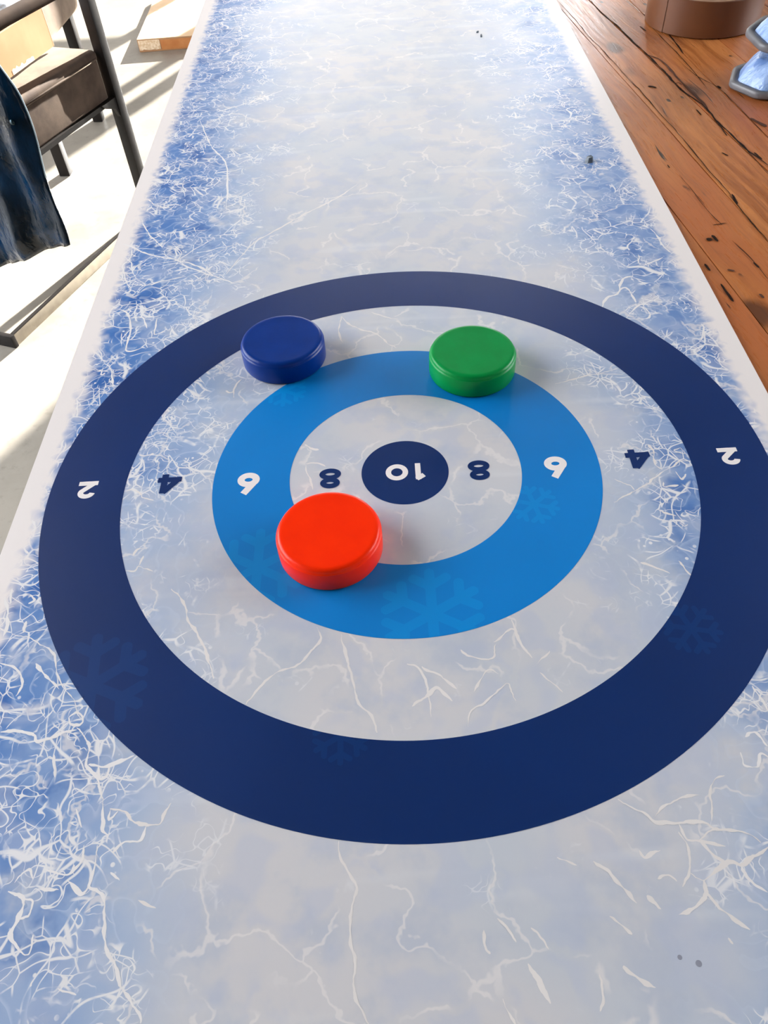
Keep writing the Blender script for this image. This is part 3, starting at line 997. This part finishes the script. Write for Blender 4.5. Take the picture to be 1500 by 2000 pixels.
SPLITS = [([(0.3751,1.099),(0.3785,1.039),(0.3904,0.9747),(0.3993,0.8958),(0.4069,0.8463),(0.4115,0.8055),(0.4165,0.761),(0.4182,0.7294),(0.4241,0.6934),(0.4364,0.6485),(0.4382,0.5987),(0.4438,0.5638),(0.4483,0.5226),(0.4566,0.4905),(0.4599,0.4751)],0.0027,1),
([(0.4076,0.8404),(0.4198,0.821),(0.4249,0.7921),(0.4275,0.7486),(0.4325,0.7019),(0.4367,0.6625),(0.4374,0.6391)],0.0042,0),
([(0.3189,1.111),(0.3324,0.9995),(0.3376,0.9323),(0.3459,0.875),(0.3541,0.8042),(0.3601,0.7494),(0.3662,0.7076),(0.3711,0.6493),(0.3788,0.586),(0.3849,0.5119),(0.3887,0.4664),(0.3943,0.42),(0.3951,0.387)],0.001,1),
([(0.4427,0.9613),(0.4464,0.9058),(0.4508,0.8562),(0.4553,0.7814),(0.4567,0.703)],0.001,1),
([(0.4606,0.9253),(0.4612,0.8783),(0.4608,0.8338)],0.002,1),
([(0.4478,0.7992),(0.4563,0.749),(0.471,0.7106),(0.4769,0.6609),(0.4818,0.6009),(0.4846,0.5455)],0.001,1),
([(0.4182,0.7294),(0.4246,0.7309),(0.4265,0.723)],0.002,1),
([(0.3797,0.7255),(0.3846,0.7247),(0.3891,0.7189)],0.0046,1),
([(0.4227,0.6414),(0.424,0.623)],0.002,1),
([(0.4364,0.6485),(0.4371,0.6255)],0.0026,1),
([(0.4382,0.5987),(0.4376,0.5731),(0.4375,0.5584)],0.0016,1),
([(0.4832,0.6051),(0.4878,0.5913),(0.4941,0.5774)],0.0059,0),
([(0.4176,0.5151),(0.4222,0.5048)],0.0033,1),
([(0.4546,0.5099),(0.4583,0.4903)],0.0026,1),
([(0.4254,0.9613),(0.4298,0.9376)],0.0026,1),
([(0.4736,0.7127),(0.4744,0.7026)],0.0026,1),
([(0.4483,0.5226),(0.4505,0.4876),(0.4525,0.4542)],0.00098,1),
([(0.397,0.4128),(0.396,0.3898)],0.0026,1),
([(0.3445,0.4927),(0.3446,0.4833)],0.002,1),
([(0.351,0.466),(0.3548,0.4319),(0.3594,0.3915)],0.00078,1),
([(0.3931,0.4109),(0.3958,0.3747),(0.3989,0.3372),(0.4019,0.3104)],0.0013,1),
([(0.3552,0.4158),(0.3602,0.3727),(0.3649,0.3473)],0.00078,1),
([(0.3653,0.3146),(0.3729,0.2827),(0.3757,0.2608),(0.3771,0.2398)],0.00078,1),
([(0.342,0.3232),(0.3433,0.3172)],0.0048,1),
([(0.3482,0.3283),(0.3502,0.3149)],0.0042,1),
([(0.3551,0.3485),(0.3708,0.3512)],0.0015,1),
([(0.329,0.2373),(0.3299,0.2222),(0.3318,0.2061)],0.0024,1),
([(0.3439,0.2617),(0.3501,0.2583)],0.0036,0),
([(0.3604,0.2165),(0.362,0.209)],0.0036,0),
([(0.3244,0.2745),(0.3262,0.261)],0.0018,1),
([(0.3736,0.2718),(0.3757,0.2608)],0.0024,1)]



def build_splits(root):
    # long splits and checks in the boards; coordinates in the mat frame, turned into the table frame
    c, s = math.cos(TH), math.sin(TH)
    for i, (pts, w, dark) in enumerate(SPLITS):
        loc = [(x * c + y * s, -x * s + y * c) for x, y in pts]
        fine = catmull(loc, 6) if len(loc) > 2 else [tuple(loc[0][k] + (loc[1][k] - loc[0][k]) * t / 6 for k in (0, 1)) for t in range(7)]
        n = len(fine)
        fine = [(p[0] + .0009 * mnoise.noise(Vector((p[0] * 90, p[1] * 60, i))), p[1]) for p in fine]
        ws = []
        for k in range(n):
            e = min(k, n - 1 - k) / max(1, n - 1)
            ws.append(max(.0003, w * (.25 + .75 * min(1, e * 7)) * (1 + .9 * mnoise.noise(Vector((fine[k][1] * 45, i * 3.7, 0))))))
        bm = bmesh.new()
        stroke(bm, fine, ws, TT - FLOOR - .0005 + i * 6e-6)
        for f in bm.faces:
            f.normal_update()
            if f.normal.z < 0: f.normal_flip()
        obj('split', bm, M['split' if dark else 'split_soft'], root)


build_splits(table_root)
bm = bmesh.new()
for cx, cy, r in ((.1236, -.3513, .0012), (.1323, -.3544, .0016)):
    bm.faces.new([bm.verts.new((cx + r * math.cos(a * PI / 8), cy + r * math.sin(a * PI / 8), E1)) for a in range(16)])
obj('speck_print', bm, M['speck_ink'], mat_root)

# ------------------------------------------------------------------ pucks


def puck(name, x, y, mat, label, R=.0388, h=.0229):
    bm = bmesh.new()
    prof = [(0, 0), (R - .0022, 0), (R - .0007, .0006), (R, .0022), (R + .0001, h * .5), (R, h - .0050), (R - .0002, h - .0042), (R - .0009, h - .0038),
            (R - .0010, h - .0030), (R - .0015, h - .0016), (R - .0025, h - .0006), (R - .0042, h - .0001), (R - .0060, h - .0002), (R * .5, h - .0003), (0, h - .0003)]
    lathe(bm, prof, 128)
    o = obj(name, bm, mat, None, smooth=True)
    o.location = (x, y, E4 + .00002)
    return tag(o, label, 'puck', 'three game pucks on the target')


puck('game_puck', -.0588, -.0748, M['puck_red'], 'bright orange-red plastic puck covering the inner edge of the blue ring')
puck('game_puck', -.1057, .1555, M['puck_blue'], 'dark blue plastic puck overlapping the navy outer ring')
puck('game_puck', .0668, .1225, M['puck_green'], 'green plastic puck on the far side of the blue ring')

# ----------------------------------------------------------- small crumbs


def crumb(x, y, pts, h, mat, label):
    bm = bmesh.new()
    lo = [bm.verts.new((px, py, 0)) for px, py in pts]
    up = [bm.verts.new((px * .75 + .0006, py * .7 + .0006, h * (.8 + .4 * ((i * 37) % 5) / 5))) for i, (px, py) in enumerate(pts)]
    n = len(pts)
    bm.faces.new(lo[::-1]); bm.faces.new(up)
    for i in range(n): bm.faces.new((lo[i], lo[(i + 1) % n], up[(i + 1) % n], up[i]))
    o = obj('crumb', bm, mat)
    o.location = (x, y, 0.0)
    return tag(o, label, 'crumb')


M['chip'] = mottled('grey_chip', srgb(92, 104, 116), srgb(70, 82, 94), 200, 0.4)
crumb(.2510, .5085, [(-.0055, -.002), (-.002, -.0055), (.004, -.005), (.006, -.0005), (.003, .004), (-.003, .0042)], .0058, M['chip'], 'small dark grey chip lying alone on the right half of the mat')
crumb(.1680, .958, [(-.001, -.0075), (.0018, -.008), (.0022, -.001), (-.0004, .001)], .0022, M['chip'], 'tiny thin grey shaving far out on the mat')
crumb(.1645, .974, [(-.0022, -.002), (.0014, -.0024), (.0026, .0014), (-.001, .0026)], .0016, M['chip'], 'tiny grey fleck just beyond the thin shaving on the mat')

# -------------------------------------------- roll of brown gummed paper
RR, RH = .0885, .0500


def make_roll():
    root = empty('paper_tape_roll', (.5270, .9720, TT))
    tag(root, 'wide roll of smooth brown paper tape standing on the boards', 'tape roll')
    bm = bmesh.new()
    lathe(bm, [(.044, 0), (RR - .001, 0), (RR, .001), (RR, RH - .001), (RR - .001, RH), (.044, RH)], 128, closed=True)
    obj('paper_winding', bm, M['kraft'], root, True, 40)
    bm = bmesh.new()
    for k in range(7):
        r = .049 + k * .0056
        lathe(bm, [(r, RH - .0002), (r + .0012, RH + .0004), (r + .0024, RH - .0002)], 96)
    obj('winding_edges', bm, M['core'], root, True)
    bm = bmesh.new()
    lathe(bm, [(.039, .0004), (.0439, .0004), (.0439, RH + .0010), (.039, RH + .0010)], 96, closed=True)
    obj('core', bm, M['core'], root, True, 40)
    # loose end of the paper
    bm = bmesh.new()
    rows = []
    for i in range(13):
        a = math.radians(196 + i * 1.3)
        r = RR + .0002 + .0006 * (i / 12) ** 2
        rows.append([bm.verts.new((r * math.cos(a), r * math.sin(a), z)) for z in (.001, RH - .001)])
    for a, b in zip(rows, rows[1:]): bm.faces.new((a[0], b[0], b[1], a[1]))
    obj('paper_end', bm, M['kraft'], root, True)


make_roll()

# ------------------------------------------ pale blue pads with a grey rim


def make_pad(loc, rot, label, seed, S=1.0):
    root = empty('rimmed_pad', loc)
    root.rotation_euler = rot
    tag(root, label, 'pad', 'pale blue pads on the table')
    outline = [(-.078, -.020), (-.070, .030), (-.040, .058), (.040, .058), (.075, .030), (.080, -.020), (.050, -.056), (-.046, -.056)]
    outline = [(x * S, y * S) for x, y in outline]
    # round the corners
    pts = []
    n = len(outline)
    for i in range(n):
        p0, p1, p2 = Vector(outline[i - 1]), Vector(outline[i]), Vector(outline[(i + 1) % n])
        a, b = p1 + (p0 - p1).normalized() * .008 * S, p1 + (p2 - p1).normalized() * .008 * S
        for k in range(5):
            t = k / 4
            pts.append((a * (1 - t) ** 2 + p1 * 2 * t * (1 - t) + b * t ** 2))
    bm = bmesh.new()
    prof = [(1.0, .001), (1.02, .003), (1.02, .008), (1.0, .0105), (.89, .0095), (.86, .006), (.86, .001)]
    rings = [[bm.verts.new((p.x * s, p.y * s, z)) for p in pts] for s, z in prof]
    m = len(pts)
    for a, b in zip(rings, rings[1:] + rings[:1]):
        for i in range(m): bm.faces.new((a[i], a[(i + 1) % m], b[(i + 1) % m], b[i]))
    bmesh.ops.recalc_face_normals(bm, faces=list(bm.faces))
    obj('rim', bm, M['grey_rim'], root, True)
    bm = bmesh.new()
    rings = []
    NR = 16
    for j in range(NR):
        s = .885 * (1 - j / NR)
        hh = .008 + .034 * math.sin(min(1, (j / NR) * 2.0) * PI / 2) ** .8
        ring = []
        for i, p in enumerate(pts):
            w = mnoise.noise(Vector((p.x * s * 60 + seed, p.y * s * 140, seed))) * .0065 + mnoise.noise(Vector((p.x * s * 16, p.y * s * 16 + seed, 4))) * .007
            ring.append(bm.verts.new((p.x * s, p.y * s, max(.006, hh + w * min(1, j / 3)))))
        rings.append(ring)
    for a, b in zip(rings, rings[1:]):
        for i in range(m): bm.faces.new((a[i], a[(i + 1) % m], b[(i + 1) % m], b[i]))
    c = bm.verts.new((0, 0, .042))
    for i in range(m): bm.faces.new((rings[-1][i], rings[-1][(i + 1) % m], c))
    obj('film_pouch', bm, M['foil'], root, True)
    return root


make_pad((.565, .700, TT), (0, 0, math.radians(-14)), 'pale blue crinkled pad with grey rim lying flat on the boards', 1.3)
make_pad((.575, .702, TT + .050), (math.radians(3), math.radians(4), math.radians(-34)), 'pale blue crinkled pad with grey rim resting tilted on top of another pad', 8.1)

# ------------------------------------------------------- the near armchair


def cushion(name, x0, x1, y0, y1, z0, z1, mat, parent, dome=.012, n=14, bev=.018):
    bm = bmesh.new()
    box(bm, x0, x1, y0, y1, z0, z1)
    bmesh.ops.bevel(bm, geom=list(bm.edges), offset=bev, segments=4, profile=.5, affect='EDGES', clamp_overlap=True)
    top = [f for f in bm.faces if f.normal.z > .9]
    bmesh.ops.subdivide_edges(bm, edges=list({e for f in top for e in f.edges}), cuts=n, use_grid_fill=True)
    for v in bm.verts:
        u = (v.co.x - x0) / (x1 - x0); w = (v.co.y - y0) / (y1 - y0)
        if v.co.z > z1 - .002 and 0 < u < 1 and 0 < w < 1:
            v.co.z += dome * (16 * u * (1 - u) * w * (1 - w)) + .0025 * mnoise.noise(Vector((u * 6, w * 6, 2)))
    return obj(name, bm, mat, parent, True, 60)


def near_chair():
    root = empty('sled_armchair', (-.866, 1.603, FLOOR), math.atan2(.93, .37))
    tag(root, 'brown velvet armchair on a dark steel sled frame, beside the mat', 'armchair')
    V, S = M['velvet'], M['steel']
    A0, A1, B0, B1 = -.222, .306, 0.0, .56
    bbox_obj('seat_base', (A0, A1, B0 + .004, B1 - .004, .350, .452), V, root, .006, 3)
    seat = cushion('seat_cushion', A0, A1 + .003, B0, B1, .446, .474, V, root, .009, 14, .011)
    bm = bmesh.new()
    loop = [(A0 + .01, B0 - .001, .4555), (A1 - .012, B0 - .001, .4555), (A1 + .002, B0 + .014, .4555), (A1 + .004, B1 - .02, .4555), (A1 - .02, B1 + .001, .4555), (A0 + .01, B1 + .001, .4555)]
    tube(bm, loop, .0028, 8)
    obj('edge_line', bm, V, seat, True)  # velvet piping along the seat cushion's seam
    for s, b in ((-1, -.017), (1, B1 - .013)):
        bbox_obj('post', (.312, .344, b, b + .030, 0, .622), S, root, .003)
        rn = bbox_obj('floor_runner', (-.375, .312, b - .012, b - .004, 0, .033), M['sunlit_steel'], root, .001)
        bbox_obj('painted_dark_top', (-.375, .312, b - .013, b - .003, .033, .036), S, rn)  # added strip, paints the dark reflection on the runner's top
        bbox_obj('armrest', (-.235, .350, b - .003, b + .031, .620, .648), M['arm'], root, .013, 4)
        # gusset where the seat rail meets the post
        bm = bmesh.new()
        q = [(.312, .352), (.312, .300), (.300, .325), (.262, .340), (.250, .352)]
        va = [bm.verts.new((x, b + .004, z)) for x, z in q]; vb = [bm.verts.new((x, b + .014, z)) for x, z in q]
        bm.faces.new(va); bm.faces.new(vb[::-1])
        for i in range(5): bm.faces.new((va[i], vb[i], vb[(i + 1) % 5], va[(i + 1) % 5]))
        bmesh.ops.recalc_face_normals(bm, faces=list(bm.faces))
        obj('gusset', bm, S, root)
        rb = (-.004, .012) if s < 0 else (B1 - .012, B1 + .004)
        bbox_obj('side_rail', (A0, .312, rb[0], rb[1], .338, .350), S, root)
    bbox_obj('back_runner', (-.389, -.375, -.032, B1 + .020, 0, .036), S, root, .002)
    bbox_obj('front_rail', (.296, .310, .016, B1 - .016, .325, .349), S, root, .002)
    bbox_obj('back_post', (-.245, -.225, .03, .056, .340, .74), S, root)
    bbox_obj('back_post', (-.245, -.225, B1 - .056, B1 - .03, .340, .74), S, root)
    cushion('backrest', -.258, -.212, B0 + .0, B1, .47, .765, V, root, .0, 4, .024)
    return root


near_chair()


# cardboard sheet standing on the near seat
def cardboard_sheet():
    a, b = Vector((-.869, 1.905)), Vector((-.985, 1.485))
    d = (b - a).normalized()
    root = empty('cardboard_sheet', (a.x, a.y, FLOOR + .485), math.atan2(d.y, d.x))
    tag(root, 'tan cardboard sheet standing on edge on the velvet seat', 'cardboard')
    L = (b - a).length
    bbox_obj('panel', (0, L, -.0035, .0035, 0, .092), M['cardboard'], root)
    bbox_obj('cut_edge', (-.0015, 0.0, -.0038, .0038, 0, .092), M['cardboard_edge'], root)
    bm = bmesh.new()
    rng = random.Random(3)
    pts = [(.10 + i * .008, .003 + rng.random() * .008) for i in range(14)]
    prev = None
    for x, h in pts:
        cur = (bm.verts.new((x, .0039, .0005)), bm.verts.new((x, .0041, h + .004)))
        if prev: bm.faces.new((prev[0], cur[0], cur[1], prev[1]))
        prev = cur
    obj('torn_strip', bm, M['torn_paper'], root)


cardboard_sheet()

# --------------------------------------------------- farther upholstered chair


def far_chair():
    root = empty('velvet_side_chair', (-1.035, 2.44, FLOOR), math.radians(-3))
    tag(root, 'brown velvet four-legged chair behind the armchair, its pale side lit by the sun', 'chair')
    V, S = M['velvet'], M['steel']
    cushion('seat', -.53, 0, -.27, .27, .345, .468, V, root, .012, 8, .03)
    cushion('backrest', -.56, -.49, -.27, .27, .42, .82, V, root, 0, 3, .03)
    for x in (-.035, -.50):
        for y in (-.235, .195):
            bbox_obj('leg', (x - .018, x + .018, y - .018, y + .018, 0, .36), S, root, .003)
    return root


far_chair()


def plastic_film():
    bm = bmesh.new()
    n = 26
    g = []
    for i in range(n):
        row = []
        for j in range(n):
            u, v = i / (n - 1) - .5, j / (n - 1) - .5
            x, y = -1.20 + u * .28, 2.44 + v * .46
            r = max(abs(u), abs(v)) * 2
            h = (.055 * (1 - r ** 2)) + .022 * abs(mnoise.noise(Vector((x * 17, y * 17, 1)))) + .012 * abs(mnoise.noise(Vector((x * 42, y * 42, 4))))
            row.append(bm.verts.new((x, y, h)))
        g.append(row)
    for i in range(n - 1):
        for j in range(n - 1):
            bm.faces.new((g[i][j], g[i + 1][j], g[i + 1][j + 1], g[i][j + 1]))
    o = obj('plastic_film', bm, M['film'], None, True)
    o.location.z = FLOOR + .482
    tag(o, 'crumpled clear plastic wrapping lying on the farther velvet seat', 'plastic wrap')


plastic_film()

# ------------------------------------------------------------------ jacket


def jacket():
    root = empty('nylon_jacket', (-.714, 1.218, FLOOR + .20), math.atan2(.37, -.93))
    tag(root, 'shiny dark teal nylon jacket hung over the armchair back', 'jacket')
    # local x = s (leftwards along the chair back), local y points away from the camera side
    # so the visible face looks along -y ... +y is towards the viewer after rotation
    base = .20
    zt = .79 - base
    NS, NZ = 46, 52

    def hem(s): return (FLOOR * -1 - .45 - base) - min(.11, .11 * (s / .26)) if s < .26 else (.75 - .45 - base) - .11

    def edge(z):     # how far the right outline steps in as it climbs
        k = z + base - .75          # height relative to the mat
        if k < -.15: return .004 * math.sin((k + .15) * 30)
        t = min(1.2, (k + .15) / .16)
        return .06 * t ** 1.5
    SMAX = .80
    bm = bmesh.new()
    for side in (0, 1):
        g = []
        for j in range(NZ + 1):
            tz = j / NZ
            row = []
            for i in range(NS + 1):
                ts = (i / NS) ** 1.25
                z0 = hem(ts * SMAX)
                z = z0 + (zt - z0) * tz
                s = edge(z) + ts * (SMAX - edge(z))
                fold = .011 * math.sin(s * 46 + 1.3 * math.sin(z * 9)) + .006 * math.sin(s * 95 + z * 14) + .010 * mnoise.noise(Vector((s * 13, z * 8, 3)))
                fl = fold * (1 - .55 * tz)
                tk = .020 * min(1, ts * 9 + .10) * min(1, (z - z0) * 14 + .35)
                y = fl + (tk if side == 0 else -tk)
                # settle over the top of the backrest
                y -= .022 * max(0, tz - .88) / .12
                row.append(bm.verts.new((s, y + .006, z)))
            g.append(row)
        for j in range(NZ):
            for i in range(NS):
                q = (g[j][i], g[j][i + 1], g[j + 1][i + 1], g[j + 1][i])
                bm.faces.new(q if side == 0 else q[::-1])
        if side == 0: front = g
        else: back = g
    for j in range(NZ):
        for i in (0, NS):
            q = (front[j][i], front[j + 1][i], back[j + 1][i], back[j][i])
            bm.faces.new(q)
    for i in range(NS):
        for j in (0, NZ):
            bm.faces.new((front[j][i], front[j][i + 1], back[j][i + 1], back[j][i]))
    bmesh.ops.recalc_face_normals(bm, faces=list(bm.faces))
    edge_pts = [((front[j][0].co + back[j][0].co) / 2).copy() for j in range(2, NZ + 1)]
    snaps = []
    for (s, k) in ((.062, -.11), (.024, -.185)):
        best = min((v for r in front for v in r), key=lambda v: (v.co.x - s) ** 2 + (v.co.z - (k + .75 - base)) ** 2)
        snaps.append(best.co.copy())
    body = obj('jacket_body', bm, M['jacket'], root, True)
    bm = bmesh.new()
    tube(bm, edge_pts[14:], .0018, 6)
    obj('painted_sun_rim', bm, M['edge_line'], root, True)  # thin tube added to paint the sun's rim light on the edge
    for c in snaps:
        bm = bmesh.new()
        lathe(bm, [(0, .004), (.003, .0035), (.0055, .002), (.006, 0), (0, 0)], 20)
        o = obj('snap_button', bm, M['snap'], root, True)
        o.location = c + Vector((0, .0005, 0))
        o.rotation_euler = (-math.pi / 2, 0, 0)
    # the half that falls over the front of the backrest
    bm = bmesh.new()
    g = []
    for j in range(13):
        t = j / 12
        row = []
        for i in range(31):
            s = .312 + .49 * i / 30
            if t < .5:
                a = t * 2 * math.pi
                y, z = -.016 - .055 + .055 * math.cos(a) if False else -.016 - .05 * (1 - math.cos(a)), zt + .022 * math.sin(a)
            else:
                y, z = -.116, zt - .30 * (t - .5)
            row.append(bm.verts.new((s, y + .004 * math.sin(s * 50), z + .004)))
        g.append(row)
    for a, b in zip(g, g[1:]):
        for i in range(30): bm.faces.new((a[i], a[i + 1], b[i + 1], b[i]))
    f = obj('jacket_fold', bm, M['jacket'], root, True)
    sm = f.modifiers.new('thickness', 'SOLIDIFY'); sm.thickness = .008; sm.offset = 1


jacket()

# ----------------------------------------------------- flat carton on the floor


def flat_carton():
    root = empty('flat_carton', (-1.026, 3.320, FLOOR), math.radians(1.5))
    tag(root, 'flat cardboard carton with taped edge lying on the sunlit floor', 'carton')
    bm = bmesh.new()
    box(bm, 0, .46, 0, .74, .0, .048)
    bevel_all(bm, .004, 2)
    obj('carton_body', bm, M['cardboard'], root, True, 40)
    bbox_obj('lid_flap', (.002, .458, .002, .368, .0484, .0515), M['carton_lid'], root)
    bbox_obj('lid_flap', (.002, .458, .372, .738, .0484, .0515), M['carton_lid'], root)
    bm = bmesh.new()
    rng = random.Random(8)
    prev = None
    for i in range(16):
        x = .004 + i * .0062
        cur = (bm.verts.new((x, -.0012, .008 + rng.random() * .004)), bm.verts.new((x, -.0012, .046)), bm.verts.new((x, .030 + rng.random() * .012, .0522)))
        if prev:
            bm.faces.new((prev[0], cur[0], cur[1], prev[1])); bm.faces.new((prev[1], cur[1], cur[2], prev[2]))
        prev = cur
    obj('torn_label', bm, M['torn_paper'], root)
    bbox_obj('tape_strip', (.10, .44, -.0010, 0.0, .006, .044), M['packing_tape'], root)


flat_carton()

# ------------------------------------------- raise the place onto its floor
for o in list(scene.objects):
    if o.parent is None:
        o.location.z -= FLOOR
